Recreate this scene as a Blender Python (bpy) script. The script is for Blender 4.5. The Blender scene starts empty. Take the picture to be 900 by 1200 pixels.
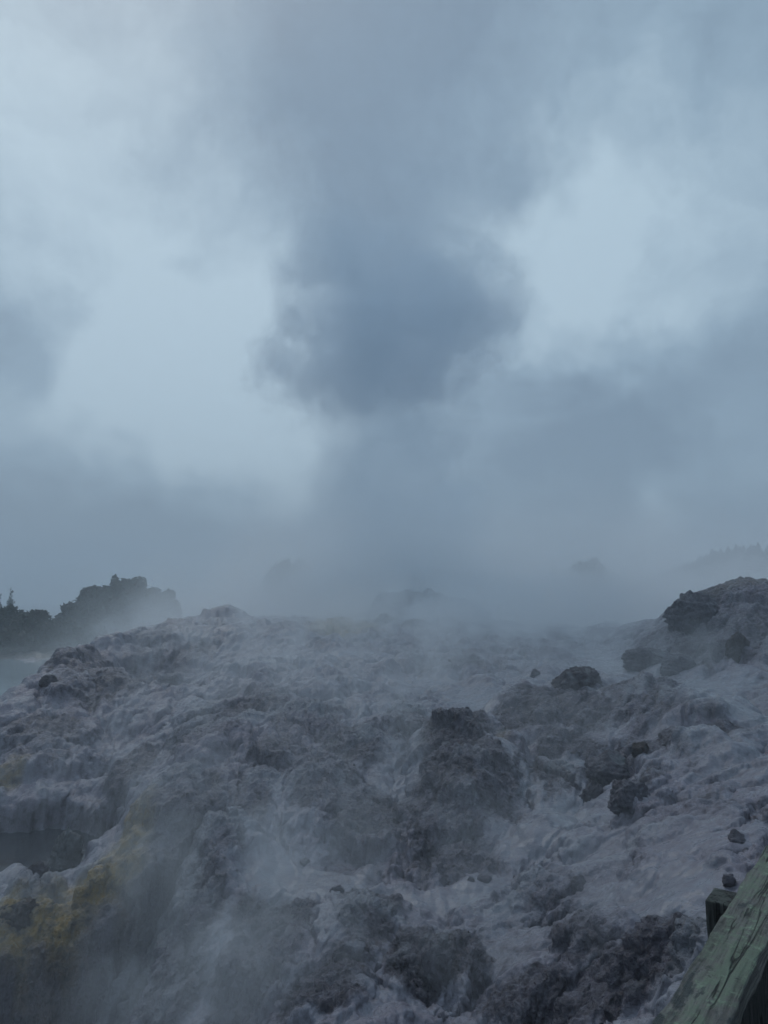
import bpy, bmesh, math, random, os
import numpy as np
from mathutils import Vector, Matrix

DEBUG = os.environ.get('SCENE_DEBUG', '')
rng = np.random.default_rng(7)
random.seed(7)
sc = bpy.context.scene
col = sc.collection
R = math.radians

# ------------------------------------------------------------------ camera model
EYE = 6.5                       # eye height above the stream in the gorge
PITCH = R(6.2)
F = 826.0                       # focal length in pixels of the 900 x 1200 photograph
CP, SP = math.cos(PITCH), math.sin(PITCH)


def ray(px, py):
    u, v = (px - 450) / F, (600 - py) / F
    return np.array([u, CP - v * SP, SP + v * CP])


def at(px, py, Y):
    d = ray(px, py)
    p = d * (Y / d[1])
    return np.array([p[0], p[1], p[2] + EYE])


cam = bpy.data.cameras.new('camera')
cam.sensor_fit = 'VERTICAL'
cam.sensor_height = 24
cam.lens = 12 / math.tan(math.atan(600 / F))
cam.clip_end = 6000
cam.clip_start = 0.05
camo = bpy.data.objects.new('camera', cam)
camo.location = (0, 0, EYE)
camo.rotation_euler = (math.pi / 2 + PITCH, 0, 0)
col.objects.link(camo)
sc.camera = camo

# ------------------------------------------------------------------ noise in numpy
_P = rng.permutation(256)
_P = np.concatenate([_P, _P, _P])
_G = rng.normal(size=(256, 3))
_G /= np.linalg.norm(_G, axis=1)[:, None]


def noise3(x, y, z):
    x, y, z = np.broadcast_arrays(np.asarray(x, float), np.asarray(y, float), np.asarray(z, float))
    xi, yi, zi = np.floor(x).astype(int), np.floor(y).astype(int), np.floor(z).astype(int)
    xf, yf, zf = x - xi, y - yi, z - zi
    u, v, w = (t * t * t * (t * (t * 6 - 15) + 10) for t in (xf, yf, zf))
    xi, yi, zi = xi & 255, yi & 255, zi & 255
    out = 0
    for dx in (0, 1):
        for dy in (0, 1):
            for dz in (0, 1):
                h = _P[_P[_P[xi + dx] + yi + dy] + zi + dz]
                g = _G[h]
                d = g[..., 0] * (xf - dx) + g[..., 1] * (yf - dy) + g[..., 2] * (zf - dz)
                out = out + d * (u if dx else 1 - u) * (v if dy else 1 - v) * (w if dz else 1 - w)
    return out * 1.5


def fbm(x, y, z, octv=4, gain=.5, lac=2.03):
    a, s, t = 1.0, 0, 0
    for i in range(octv):
        s = s + a * noise3(x, y, z + 7.3 * i)
        t += a
        a *= gain
        x, y, z = x * lac, y * lac, z * lac
    return s / t


def billow(x, y, z, octv=4, gain=.5):
    a, s, t = 1.0, 0, 0
    for i in range(octv):
        s = s + a * (np.abs(noise3(x, y, z + 5.1 * i)) * 2)
        t += a
        a *= gain
        x, y, z = x * 2.07, y * 2.07, z * 2.07
    return s / t


def sstep(a, b, x):
    t = np.clip((x - a) / (b - a), 0, 1)
    return t * t * (3 - 2 * t)


# ------------------------------------------------------------------ terrain control points (bearing pixel, row pixel, distance)
CTRL = [
    # right bank, high and near
    (900, 1240, 5.0), (1000, 1100, 6.2), (900, 1110, 6.9), (900, 1010, 8.8), (900, 930, 11.2), (900, 870, 14), (905, 815, 18.5),
    (820, 1200, 6.0), (800, 1110, 7.6), (820, 1000, 9.6), (810, 930, 12), (800, 870, 14.8), (850, 830, 17),
    # right mound
    (765, 786, 23.5), (830, 788, 22), (880, 780, 21.5), (790, 745, 26), (830, 740, 25), (880, 735, 24.5), (830, 698, 28.5), (890, 688, 28.5), (960, 680, 28), (1000, 760, 22), (1050, 900, 12), (1000, 840, 15),
    # flats carrying the stream
    (700, 792, 22.5), (740, 765, 27.5), (660, 768, 28), (720, 752, 31), (600, 742, 36), (640, 790, 23), (780, 805, 20.5), (560, 815, 21.3), (520, 760, 30),
    # centre fall of the terrace
    (450, 722, 41), (450, 762, 29), (450, 800, 23.2), (450, 850, 18.6), (450, 900, 16.2), (450, 950, 14.5), (450, 1000, 13), (450, 1050, 12),
    (440, 1110, 10.4), (450, 1180, 9.1), (450, 1300, 7.6),
    (360, 1010, 12.9), (360, 1050, 12.0), (400, 1090, 10.7), (360, 1130, 10.1),
    (300, 726, 39), (300, 755, 29), (300, 800, 22.3), (300, 850, 18.3), (300, 900, 15.6), (300, 960, 13.9), (300, 1010, 12.8), (300, 1050, 12.0),
    (300, 1100, 11.1), (300, 1180, 9.9), (300, 1300, 8.4),
    (380, 740, 34), (380, 780, 25.5), (380, 830, 19.6), (370, 900, 16),
    (600, 770, 28), (540, 850, 18.6), (600, 900, 16.0), (600, 960, 14), (600, 1020, 12.3), (600, 1100, 10.4), (600, 1200, 8.7), (600, 1320, 7),
    (700, 850, 17.4), (700, 900, 15.6), (700, 950, 13.6), (700, 1010, 11.6), (700, 1080, 9.7), (700, 1160, 8.0), (720, 1260, 6.6),
    # left mound: crest, curtain, foot
    (240, 722, 38), (180, 734, 33.5), (130, 744, 30), (90, 757, 27), (60, 775, 24.3), (30, 802, 21.8), (0, 834, 19.8), (-60, 880, 18.2), (-150, 940, 17),
    (100, 800, 23), (150, 800, 24.2), (210, 800, 23.3), (60, 855, 19.4), (150, 860, 20), (220, 870, 18), (0, 895, 17.6), (60, 922, 17.1), (125, 935, 16.6), (-60, 930, 17),
    # dark pool under the curtain
    (60, 985, 15.5), (0, 1010, 14.9), (125, 975, 15.3), (-80, 1030, 14.6),
    # ledge with the yellow stream and its cliff
    (145, 965, 14.6), (105, 1020, 13.7), (60, 1040, 13.3), (0, 1068, 12.8), (-80, 1090, 12.6), (110, 1052, 13.0), (50, 1078, 12.6), (0, 1110, 12.1), (-80, 1130, 12),
    (100, 1150, 12.0), (50, 1190, 11.6), (0, 1230, 11.2), (-80, 1230, 11.3), (150, 1200, 10.9), (100, 1290, 10.0), (0, 1330, 9.7),
    # near curtain left of centre
    (190, 925, 14.9), (240, 905, 15.5), (180, 985, 13.7), (180, 1050, 12.7), (185, 1120, 11.7), (190, 1180, 10.9), (240, 985, 13.6), (240, 1080, 11.6),
]
pts = [tuple(at(a, b, c)) for a, b, c in CTRL]
E = EYE
pts += [  # beyond the crest, the gorge of the river on the left, far fields, off-frame anchors
    (-9, 26, E - 5.0), (-13, 25, E - 5.2), (-18, 24, E - 5.3), (-14, 33, E - 5.3), (-20, 33, E - 5.3), (-28, 32, E - 5.3), (-17, 41, E - 5.3), (-24, 43, E - 5.3), (-36, 42, E - 5.3),
    (-20, 47.5, E - 5.25), (-27, 49, E - 5.25), (-27, 53, E - 4.6), (-36, 54, E - 4.6), (-20, 53, E - 4.2), (-14, 44, E - 3.4), (-12, 38, E - 2.8), (-10, 50, E - 3),
    (-26, 70, E - 4.4), (-40, 72, E - 4.4), (-60, 80, E - 4), (-12, 70, E - 3.5), (5, 55, E - 2.2), (5, 75, E - 3.5), (20, 50, E - 3), (30, 70, E - 3.5), (22, 36, E - 1.6), (34, 44, E - 1),
    (-40, 20, E - 5), (-30, 10, E - 6), (-14, 6, E - 6.4), (-6, 5, E - 6.2), (0, 4.5, E - 5.6), (3, 3.4, E - 4.6), (6, 3, E - 3.8), (12, 6, E - 3), (20, 12, E - 2.4), (26, 20, E - 1.2),
    (0, 120, E - 8), (-60, 140, E - 13), (60, 140, E - 4), (-120, 300, E - 22), (0, 300, E - 20), (120, 300, E - 2), (200, 340, E - 2), (0, 1000, E - 22), (-600, 1000, E - 22), (600, 1000, E - 15), (-100, 30, E - 4), (90, 30, E + 1),
]
pts = np.array(pts)


def q_of(x, y):
    r = np.sqrt(x * x + y * y) + .01
    return np.arctan2(x, y) * 2.6, np.log(r) * 1.6


QA, QB = q_of(pts[:, 0], pts[:, 1])
n_ = len(pts)


def tps(d2):
    return .5 * d2 * np.log(d2 + 1e-9)


A = np.zeros((n_ + 3, n_ + 3))
D2 = (QA[:, None] - QA[None]) ** 2 + (QB[:, None] - QB[None]) ** 2
A[:n_, :n_] = tps(D2) + np.eye(n_) * .0015
A[:n_, n_] = 1
A[:n_, n_ + 1] = QA
A[:n_, n_ + 2] = QB
A[n_:, :n_] = A[:n_, n_:].T
W = np.linalg.solve(A, np.concatenate([pts[:, 2], np.zeros(3)]))


def base_z(x, y):
    x, y = np.atleast_1d(np.asarray(x, float)), np.atleast_1d(np.asarray(y, float))
    a, b = q_of(x, y)
    out = W[n_] + W[n_ + 1] * a + W[n_ + 2] * b
    for i in range(n_):
        out = out + W[i] * tps((a - QA[i]) ** 2 + (b - QB[i]) ** 2)
    return out


def hit(px, py, ymin=4.5, ymax=120):
    """where the ray of a bearing meets the smooth terrain"""
    ys = np.exp(np.linspace(math.log(ymin), math.log(ymax), 900))
    d = ray(px, py)
    xs, zs = d[0] / d[1] * ys, EYE + d[2] / d[1] * ys
    h = base_z(xs, ys)
    k = np.argmax(zs <= h)
    if zs[k] > h[k]:
        k = len(ys) - 1
    return xs[k], ys[k], h[k]


# lumps of rock that belong to the ground: px, py, radius across (px), radius along the ground (m), height (m), roughness, darkness
LUMPS = [
    (545, 905, 62, 2.3, .85, 1.0, .75),      # big craggy outcrop in the middle
    (530, 865, 40, 1.2, .35, 1.0, .7),
    (600, 955, 55, 1.5, .35, .9, .55),
    (545, 985, 60, 1.5, .30, .9, .45),
    (620, 840, 50, 1.8, .75, .8, .6),        # right outcrop, row of heads
    (690, 835, 55, 1.8, .55, .7, .6),
    (760, 840, 45, 1.6, .55, .7, .55),
    (815, 835, 50, 1.8, .60, .6, .75),
    (835, 880, 45, 1.2, .40, .6, .65),
    (660, 890, 40, 1.0, .40, .8, .55),
    (760, 880, 45, 1.0, .35, .6, .5),
    (640, 925, 36, 1.0, .35, .8, .7),
    (430, 960, 50, 1.0, .40, .8, .5),        # bulges of the centre
    (500, 950, 40, .9, .30, .7, .35),
    (380, 930, 45, 1.0, .40, .8, .5),
    (330, 900, 50, 1.2, .35, .7, .35),
    (420, 880, 45, 1.2, .35, .8, .45),
    (360, 850, 45, 1.5, .35, .7, .35),
    (480, 850, 40, 1.3, .30, .7, .35),
    (300, 830, 45, 1.8, .40, .6, .3),
    (245, 860, 50, 1.8, .50, .6, .3),
    (520, 780, 50, 2.0, .25, .6, .35),
    (640, 765, 35, 1.5, .22, .6, .3),
    (430, 1090, 42, .9, .45, .8, .8),        # dark dome low in the middle
    (500, 1140, 42, .7, .45, 1., .95),
    (545, 1130, 36, .6, .35, 1., .8),
    (390, 1160, 48, .7, .35, 1., .7),
    (320, 1080, 42, .7, .30, .9, .6),
    (300, 1150, 50, .8, .30, .8, .4),
    (640, 1060, 50, .9, .30, .5, .35),
    (600, 1090, 55, .9, .30, .4, .25),
    (680, 1110, 45, .8, .30, .7, .5),
    (720, 1030, 50, .8, .18, .3, .3),
    (760, 1150, 45, .6, .35, .9, .7),
    (690, 1170, 50, .6, .30, .8, .45),
    (620, 1180, 40, .5, .22, .9, .55),
    (790, 960, 70, 1.0, .18, .3, .25),
    (860, 900, 45, 1.0, .15, .3, .15),
    (210, 940, 50, 1.2, .55, .7, .35),       # head of the near curtain
    (270, 960, 50, 1.0, .40, .7, .35),
    (190, 1010, 40, .9, .25, .7, .45),
    (150, 905, 26, .8, .55, .5, .6),
    (60, 870, 50, 1.5, .45, .4, .3),
    (130, 800, 55, 2.5, .50, .5, .35),
    (95, 775, 35, 2.2, .40, .5, .45),
    (200, 770, 45, 2.5, .45, .5, .3),
    (40, 1050, 30, .5, .20, .6, .4),
    (120, 1085, 40, .8, .35, .7, .85),
    (40, 1120, 45, .6, .30, .7, .85),
    (800, 775, 45, 1.6, .50, 1., .65),       # right mound
    (850, 755, 40, 1.5, .55, .9, .45),
    (880, 740, 35, 1.4, .60, .8, .3),
    (790, 748, 35, 1.6, .40, .9, .35),
    (870, 705, 50, 2.2, .70, .7, .3),
    (815, 715, 35, 1.6, .50, 1., .6),
    (900, 765, 40, 1.5, .45, .7, .3),
    (195, 1020, 45, 1.0, .25, .8, .6), (235, 1080, 45, .9, .25, .9, .65), (175, 1110, 40, .8, .2, .9, .7), (255, 1010, 35, .8, .2, .8, .45), (215, 1160, 40, .7, .2, .9, .6),
    (775, 1150, 40, .6, .40, 1., .9), (806, 1105, 26, .4, .2, 1., .9), (640, 925, 24, .7, .3, 1., .9), (145, 925, 20, .6, .7, .6, .8), (850, 870, 40, 1.0, .3, .5, .8), (725, 900, 38, .8, .35, .5, .8), (745, 935, 26, .6, .3, .7, .7),
]
# pale smooth sheets of flowing sinter: px, py, rx, ry(px), strength
SHEETS = [
    (360, 1035, 75, 30, 1.), (430, 1055, 60, 22, .9), (500, 1060, 60, 18, .8), (560, 822, 45, 22, 1.), (610, 800, 50, 14, .7),
    (720, 785, 70, 14, 1.), (800, 805, 80, 13, 1.), (870, 840, 45, 30, .9), (880, 900, 50, 40, .7), (650, 965, 40, 24, 1.), (615, 1000, 50, 22, .9),
    (560, 1050, 60, 20, .8), (770, 1050, 75, 60, .9), (820, 980, 70, 30, .6), (590, 905, 10, 30, .9), (625, 935, 14, 26, .9), (660, 905, 30, 10, .9),
    (790, 1090, 50, 34, .9), (600, 1110, 40, 50, .5), (470, 905, 30, 40, .5), (230, 745, 60, 10, .6), (760, 870, 40, 8, .7), (690, 815, 6, 30, .7),
    (440, 1160, 36, 12, .5), (500, 800, 60, 12, .6), (400, 770, 60, 10, .5), (690, 770, 50, 9, .7), (720, 1000, 60, 26, .6), (860, 800, 40, 10, .8),
]
YELLOW = [(110, 1056, 60, 34, 1.), (40, 1092, 65, 42, 1.), (150, 1000, 30, 40, .9), (0, 1130, 40, 30, .9), (8, 915, 20, 30, .6), (60, 1180, 40, 40, .2),  (590, 880, 8, 14, .35), (870, 700, 50, 8, .25)]


def place(lst):
    out = []
    for px, py, rx, ry, s in lst:
        x, y, z = hit(px, py)
        x2, y2, _ = hit(px, py - ry * .7)
        x3, y3, _ = hit(px, py + ry * .7)
        out.append((x, (y2 + y3) / 2, rx / F * y, max(abs(y2 - y3) / 1.4, .12), s))
    return out


def field(lst, x, y, wx, wy):
    m = np.zeros_like(x)
    for cx, cy, a, b, s in lst:
        d = np.sqrt(((x + wx - cx) / a) ** 2 + ((y + wy - cy) / b) ** 2)
        m = np.maximum(m, s * (1 - sstep(.45, 1.25, d)))
    return np.clip(m, 0, 1)


P_LUMPS = []
for px, py, rx, rl, h, ro, dk in LUMPS:
    x, y, z = hit(px, py)
    P_LUMPS.append((x, y, rx / F * y, rl, h * (.85 if (px, py) in ((545, 905), (530, 865), (640, 925)) else .58), ro, dk))
AMP = AMPN = 1.0
P_SHEETS, P_YELLOW = place(SHEETS), place(YELLOW)
P_YELLOW.append((-2.0, 35.8, 1.9, 3.2, 1.3))          # sulphur on the crest
P_LUMPS += [(1.9, 43, 2.4, 1.6, 1.5, .4, .3), (4.5, 43.5, 1.9, 1.5, 1.2, .4, .3)]   # sinter domes of the vents
HOLLOWS = [(40, 985, 75, 1.2, .85), (115, 978, 36, .9, .7), (-40, 1000, 60, 1.2, .8)]
P_HOLLOWS = []
for px, py, rx, rl, h in HOLLOWS:
    x, y, z = hit(px, py)
    P_HOLLOWS.append((x, y, rx / F * y, rl, h))


CLIFF = [(-8., 11.7), (-6.6, 11.8), (-5.6, 12.0), (-4.9, 12.35), (-4.25, 12.75), (-3.75, 13.2), (-3.4, 13.8)]   # lip of the ledge that carries the yellow stream


def macro(x, y):
    """the large forms: height, darkness, roughness, warps"""
    z = base_z(x, y)
    near = 1 - sstep(45, 80, y)
    w1 = fbm(x * .55, y * .55, 3.3, 3)
    w2 = fbm(x * .55, y * .55, 9.1, 3)
    w3 = fbm(x * 1.9, y * 1.9, 4.1, 3)
    w4 = fbm(x * 1.9, y * 1.9, 8.4, 3)
    dark = np.zeros_like(x)
    rough = np.zeros_like(x)
    add = np.zeros_like(x)
    for cx, cy, a, b, h, ro, dk in P_LUMPS:
        sel = (np.abs(x - cx) < a * 2.2) & (np.abs(y - cy) < b * 2.2)
        if not sel.any():
            continue
        xx, yy = x[sel] + w1[sel] * .50 + w3[sel] * .20, y[sel] + w2[sel] * .50 + w4[sel] * .20
        d = np.sqrt(((xx - cx) / a) ** 2 + ((yy - cy) / b) ** 2)
        prof = np.sqrt(np.clip(1 - (d / 1.12) ** 2.2, 0, 1))
        add[sel] = np.maximum(add[sel], h * prof) * .75 + (add[sel] + h * prof) * .25
        m = 1 - sstep(.75, 1.12, d)
        dark[sel] = np.maximum(dark[sel], dk * m)
        rough[sel] = np.maximum(rough[sel], ro * m)
    z = z + add * near
    for cx, cy, a, b, h in P_HOLLOWS:
        d = np.sqrt(((x + w3 * .3 - cx) / a) ** 2 + ((y + w4 * .3 - cy) / b) ** 2)
        m = 1 - sstep(.6, 1.1, d)
        z = z - h * m
        dark = np.maximum(dark, .9 * m)
    # the ledge on the left breaks off in a small cliff
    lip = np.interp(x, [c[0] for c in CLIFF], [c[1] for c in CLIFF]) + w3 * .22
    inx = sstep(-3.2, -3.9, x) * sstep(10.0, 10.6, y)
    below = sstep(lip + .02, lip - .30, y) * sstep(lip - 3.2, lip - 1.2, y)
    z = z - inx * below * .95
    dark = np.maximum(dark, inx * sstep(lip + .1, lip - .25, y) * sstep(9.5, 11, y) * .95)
    sheet = field(P_SHEETS, x, y, w1 * .5 + w3 * .25, w2 * .7 + w4 * .3) * near
    calm = 1 - .85 * sheet * (1 - .5 * np.clip(dark, 0, 1))
    b1 = billow(x * .42 + w2 * .4, y * .42 + w1 * .4, 1.7, 2)
    z = z + near * (b1 - .42) * .32 * (.3 + .7 * calm)
    st = .80
    f = z / st + .9 * w1 + .35 * w3
    fr = f - np.floor(f)
    z = z + near * calm * .48 * (sstep(.30, .75, fr) - fr) * st * .9
    far = sstep(60, 200, y)
    z = z + far * fbm(x * .02, y * .02, 1, 3) * 3
    g = np.sqrt(((x - 190) / 85) ** 2 + ((y - 350) / 80) ** 2)
    z = z + 21 * np.exp(-g * g * 1.6) * far      # a long fog-bound ridge far off on the right
    return z, dark, rough, sheet, calm, near, (w1, w2, w3, w4)


# flow lines: which way the hot water runs, on a grid over the terrace
GX0, GY0, GSTEP = -17.0, 4.0, .09
gxs, gys = np.arange(GX0, 17, GSTEP), np.arange(GY0, 46, GSTEP)
_gx, _gy = np.meshgrid(gxs, gys)
_gz = macro(_gx.ravel(), _gy.ravel())[0].reshape(_gx.shape)
for _ in range(6):                               # smooth a little
    _gz = (_gz + np.roll(_gz, 1, 0) + np.roll(_gz, -1, 0) + np.roll(_gz, 1, 1) + np.roll(_gz, -1, 1)) / 5
_dy, _dx = np.gradient(_gz, GSTEP)
_len = np.sqrt(_dx ** 2 + _dy ** 2) + .08
UX, UY = (_dx / _len).astype(np.float32), (_dy / _len).astype(np.float32)     # uphill


def grid_lookup(x, y):
    i = np.clip(((x - GX0) / GSTEP + .5).astype(np.int32), 0, UX.shape[1] - 1)
    j = np.clip(((y - GY0) / GSTEP + .5).astype(np.int32), 0, UX.shape[0] - 1)
    return UX[j, i], UY[j, i]


def tile_noise(n):
    """a repeating sheet of smooth noise, n x n, about 12 samples per cell"""
    a = rng.normal(size=(n, n))
    fx = np.fft.fftfreq(n)[:, None] ** 2 + np.fft.fftfreq(n)[None] ** 2
    k = np.exp(-fx * (2 * math.pi * 2.0) ** 2 / 2)
    a = np.fft.ifft2(np.fft.fft2(a) * k).real
    return (a / a.std()).astype(np.float32)


TILE = tile_noise(1024)


def flow_noise(x, y, cell, length, steps=16):
    """noise smeared along the flow lines: run-off ribs"""
    x, y = x.astype(np.float32), y.astype(np.float32)
    h = length / steps
    acc = np.zeros_like(x)
    wsum = 0
    q = np.float32(5.0 / cell)
    for k in range(steps):
        i, j = x * q, y * q
        i0, j0 = np.floor(i).astype(np.int32), np.floor(j).astype(np.int32)
        fi, fj = i - i0, j - j0
        i0 &= 1023
        j0 &= 1023
        i1, j1 = (i0 + 1) & 1023, (j0 + 1) & 1023
        v = (TILE[j0, i0] * (1 - fi) + TILE[j0, i1] * fi) * (1 - fj) + (TILE[j1, i0] * (1 - fi) + TILE[j1, i1] * fi) * fj
        wk = 1 - k / steps * .6
        acc += v * wk
        wsum += wk
        ux, uy = grid_lookup(x, y)
        x = x + ux * h
        y = y + uy * h
    return acc / wsum * 1.7


def terrain(x, y, full=False):
    """height of the ground at x, y (flat arrays); full: with the masks for the surface"""
    z, dark, rough, sheet, calm, near, (w1, w2, w3, w4) = macro(x, y)
    if not full:
        return (z,)
    yel = field(P_YELLOW, x, y, w3 * .4, w4 * .5)
    r1 = flow_noise(x + w3 * .2, y + w4 * .2, .55, 2.6)
    r2 = flow_noise(x + w3 * .1, y, .21, 1.3)
    r3 = flow_noise(x, y, .085, .55, 10)
    b2 = billow(x * 1.3 + w1, y * 1.3 + w2, 5.2, 2)
    z = z + near * (b2 - .42) * .12 * calm
    z = z + near * calm * (np.clip(r1, -1.6, 1.6) * .070 + np.clip(r2, -1.6, 1.6) * .045 + np.clip(r3, -1.6, 1.6) * .017)
    return z, dark * (1 - .75 * sheet), rough * calm, yel, sheet, r1 * near, (r2 * .7 + r3 * .5) * near


# ------------------------------------------------------------------ materials
def new_mat(name):
    m = bpy.data.materials.new(name)
    m.use_nodes = True
    nt = m.node_tree
    nt.nodes.clear()
    out = nt.nodes.new('ShaderNodeOutputMaterial')
    return m, nt, out


class NB:
    def __init__(s, nt):
        s.nt = nt

    def n(s, kind, ins=(), **kw):
        nd = s.nt.nodes.new('ShaderNode' + kind)
        for k, v in kw.items():
            setattr(nd, k, v)
        for k, v in (ins.items() if isinstance(ins, dict) else enumerate(ins)):
            if v is None:
                continue
            sock = nd.inputs[k]
            if hasattr(v, 'is_output') or hasattr(v, 'links'):
                s.nt.links.new(v, sock)
            else:
                sock.default_value = v
        return nd

    def math(s, op, a, b=None, c=None, clamp=False):
        nd = s.n('Math', [a, b, c], operation=op)
        nd.use_clamp = clamp
        return nd.outputs[0]

    def vm(s, op, a, b=None, out=0):
        nd = s.n('VectorMath', [a, b], operation=op)
        return nd.outputs[out]

    def noise(s, vec, scale, detail=3, rough=.5, dist=0):
        return s.n('TexNoise', {'Vector': vec, 'Scale': scale, 'Detail': detail, 'Roughness': rough, 'Distortion': dist})

    def maprange(s, v, a, b, c=0., d=1., smooth=True):
        nd = s.n('MapRange', [v, a, b, c, d])
        nd.interpolation_type = 'SMOOTHSTEP' if smooth else 'LINEAR'
        return nd.outputs[0]

    def mix(s, f, a, b, blend='MIX'):
        nd = s.nt.nodes.new('ShaderNodeMix')
        nd.data_type = 'RGBA'
        nd.blend_type = blend
        for k, v in ((0, f), (6, a), (7, b)):
            if hasattr(v, 'links'):
                s.nt.links.new(v, nd.inputs[k])
            else:
                nd.inputs[k].default_value = v if k == 0 or len(v) == 4 else (*v, 1)
        return nd.outputs[2]

    def attr(s, name):
        return s.n('Attribute', attribute_name=name).outputs['Fac']


def terrain_material():
    m, nt, out = new_mat('sinter_rock')
    b = NB(nt)
    pos = b.n('NewGeometry').outputs['Position']
    dark, yel, sheet, brown, flow, rough = (b.attr(k) for k in ('dark', 'yellow', 'sheet', 'brown', 'flow', 'rough'))
    n1 = b.noise(pos, .9, 6, .62, .3).outputs['Fac']
    n2 = b.noise(pos, 5.5, 5, .65).outputs['Fac']
    n3 = b.noise(pos, 22, 4, .75).outputs['Fac']
    # crust: pale silica, or mauve-grey wet rock
    n0 = b.noise(pos, .38, 4, .6, .6).outputs['Fac']
    pale = b.mix(b.maprange(n1, .35, .68), (.235, .228, .262), (.188, .176, .212))
    pale = b.mix(b.math('MULTIPLY', b.maprange(n0, .44, .60), .75), pale, (.172, .148, .182))
    pale = b.mix(b.math('MULTIPLY', b.maprange(n2, .40, .72), .8), pale, (.140, .118, .146))
    rock = b.mix(b.maprange(n2, .35, .7), (.128, .114, .138), (.044, .038, .049))
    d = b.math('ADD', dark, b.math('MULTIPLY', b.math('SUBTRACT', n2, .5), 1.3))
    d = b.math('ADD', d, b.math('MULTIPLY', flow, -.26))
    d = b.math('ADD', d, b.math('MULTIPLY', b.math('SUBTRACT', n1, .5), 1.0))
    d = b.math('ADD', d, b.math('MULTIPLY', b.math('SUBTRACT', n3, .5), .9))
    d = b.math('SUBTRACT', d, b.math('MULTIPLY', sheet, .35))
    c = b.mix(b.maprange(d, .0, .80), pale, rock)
    # fresh silica along the threads of running water
    c = b.mix(b.maprange(b.math('ADD', flow, b.math('MULTIPLY', n2, .8)), .85, 1.8, 0., .5), c, (.26, .262, .285))
    c = b.mix(b.math('MULTIPLY', sheet, b.maprange(n2, .75, .35, .15, .7)), c, (.195, .20, .222))
    # grains: pale specks and dark pits
    c = b.mix(b.math('MULTIPLY', b.maprange(n3, .58, .74), .40), c, (.30, .30, .325))
    c = b.mix(b.math('MULTIPLY', b.maprange(n3, .44, .28), .60), c, (.036, .028, .038))
    yc = b.mix(b.maprange(n2, .3, .7), (.27, .178, .066), (.145, .122, .070))
    c = b.mix(b.math('MULTIPLY', yel, b.maprange(n2, .72, .40, .35, 1.)), c, yc)
    c = b.mix(brown, c, b.mix(b.maprange(n2, .35, .65), (.10, .070, .045), (.04, .036, .030)))
    bs = b.n('BsdfPrincipled', {'Base Color': c, 'Roughness': b.maprange(n2, .3, .7, .18, .52), 'Specular IOR Level': .35})
    h = b.math('ADD', b.math('MULTIPLY', n2, .45), b.math('MULTIPLY', n3, .22))
    n4 = b.n('TexVoronoi', {'Vector': pos, 'Scale': 15., 'Randomness': 1.}).outputs['Distance']
    h = b.math('ADD', h, b.math('MULTIPLY', n4, .22))
    calm = b.maprange(sheet, 0, 1, 1, .35)
    bp = b.n('Bump', {'Height': h, 'Strength': b.math('MULTIPLY', b.math('MULTIPLY', calm, b.math('MULTIPLY_ADD', rough, .7, .4)), 1.), 'Distance': .17})
    nt.links.new(bp.outputs[0], bs.inputs['Normal'])
    nt.links.new(bs.outputs[0], out.inputs[0])
    return m


def mesh_obj(name, verts, faces, mat, parent=None, smooth=True):
    me = bpy.data.meshes.new(name)
    verts = np.asarray(verts, float)
    if isinstance(faces, np.ndarray):
        k = faces.shape[1]
        me.vertices.add(len(verts))
        me.vertices.foreach_set('co', verts.ravel())
        me.loops.add(faces.size)
        me.loops.foreach_set('vertex_index', faces.ravel().astype(np.int32))
        me.polygons.add(len(faces))
        me.polygons.foreach_set('loop_start', np.arange(0, faces.size, k, dtype=np.int32))
        me.update(calc_edges=True)
        me.validate()
    else:
        me.from_pydata([tuple(v) for v in verts], [], faces)
    me.materials.append(mat)
    if smooth:
        me.polygons.foreach_set('use_smooth', np.ones(len(me.polygons), bool))
    o = bpy.data.objects.new(name, me)
    col.objects.link(o)
    if parent:
        o.parent = parent
    return o


def tag(o, label, cat, group=None, kind=None):
    o['label'] = label
    o['category'] = cat
    if group:
        o['group'] = group
    if kind:
        o['kind'] = kind
    return o


# ------------------------------------------------------------------ terrain mesh
M_TERRAIN = terrain_material()
th = np.concatenate([np.linspace(R(-62), R(-33), 60, endpoint=False), np.linspace(R(-33), R(33), 760), np.linspace(R(33), R(62), 61)[1:]])
rr = np.concatenate([np.exp(np.linspace(math.log(3.6), math.log(6), 50, endpoint=False)), np.exp(np.linspace(math.log(6), math.log(34), 880, endpoint=False)),
                     np.exp(np.linspace(math.log(34), math.log(90), 140, endpoint=False)), np.exp(np.linspace(math.log(90), math.log(1100), 60))])
TH, RR = np.meshgrid(th, rr)
X, Y = (np.sin(TH) * RR).ravel(), (np.cos(TH) * RR).ravel()
Z, dk, ro, ye, sh, f1, f2 = terrain(X, Y, True)
nr, nc = RR.shape
V = np.stack([X, Y, Z], 1)
# push the surface out along its normal with 3-D noise, so steep faces get crags too
G3 = V.reshape(nr, nc, 3)
du = np.gradient(G3, axis=1)
dv = np.gradient(G3, axis=0)
N = np.cross(du, dv)
N /= np.linalg.norm(N, axis=2)[..., None] + 1e-12
N = N.reshape(-1, 3)
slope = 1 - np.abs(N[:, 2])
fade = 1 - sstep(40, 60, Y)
w3_ = fbm(X * 1.3, Y * 1.3, Z * 1.3, 2) * .8
c2 = billow(X * 5.5, Y * 5.5, Z * 5.0, 2)
c3 = billow(X * 17., Y * 17., Z * 15., 2)
amp = fade * (1 - .85 * sh) * (.22 + ro * .70)
drape = billow(X * 4.6 + w3_, Y * 4.6 + w3_, Z * .55, 3)
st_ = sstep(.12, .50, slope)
V = V + N * ((c2 - .35) * .085 * amp + (c3 - .35) * .030 * amp + (drape - .4) * .12 * st_ * fade * (1 - .5 * sh))[:, None]
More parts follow.
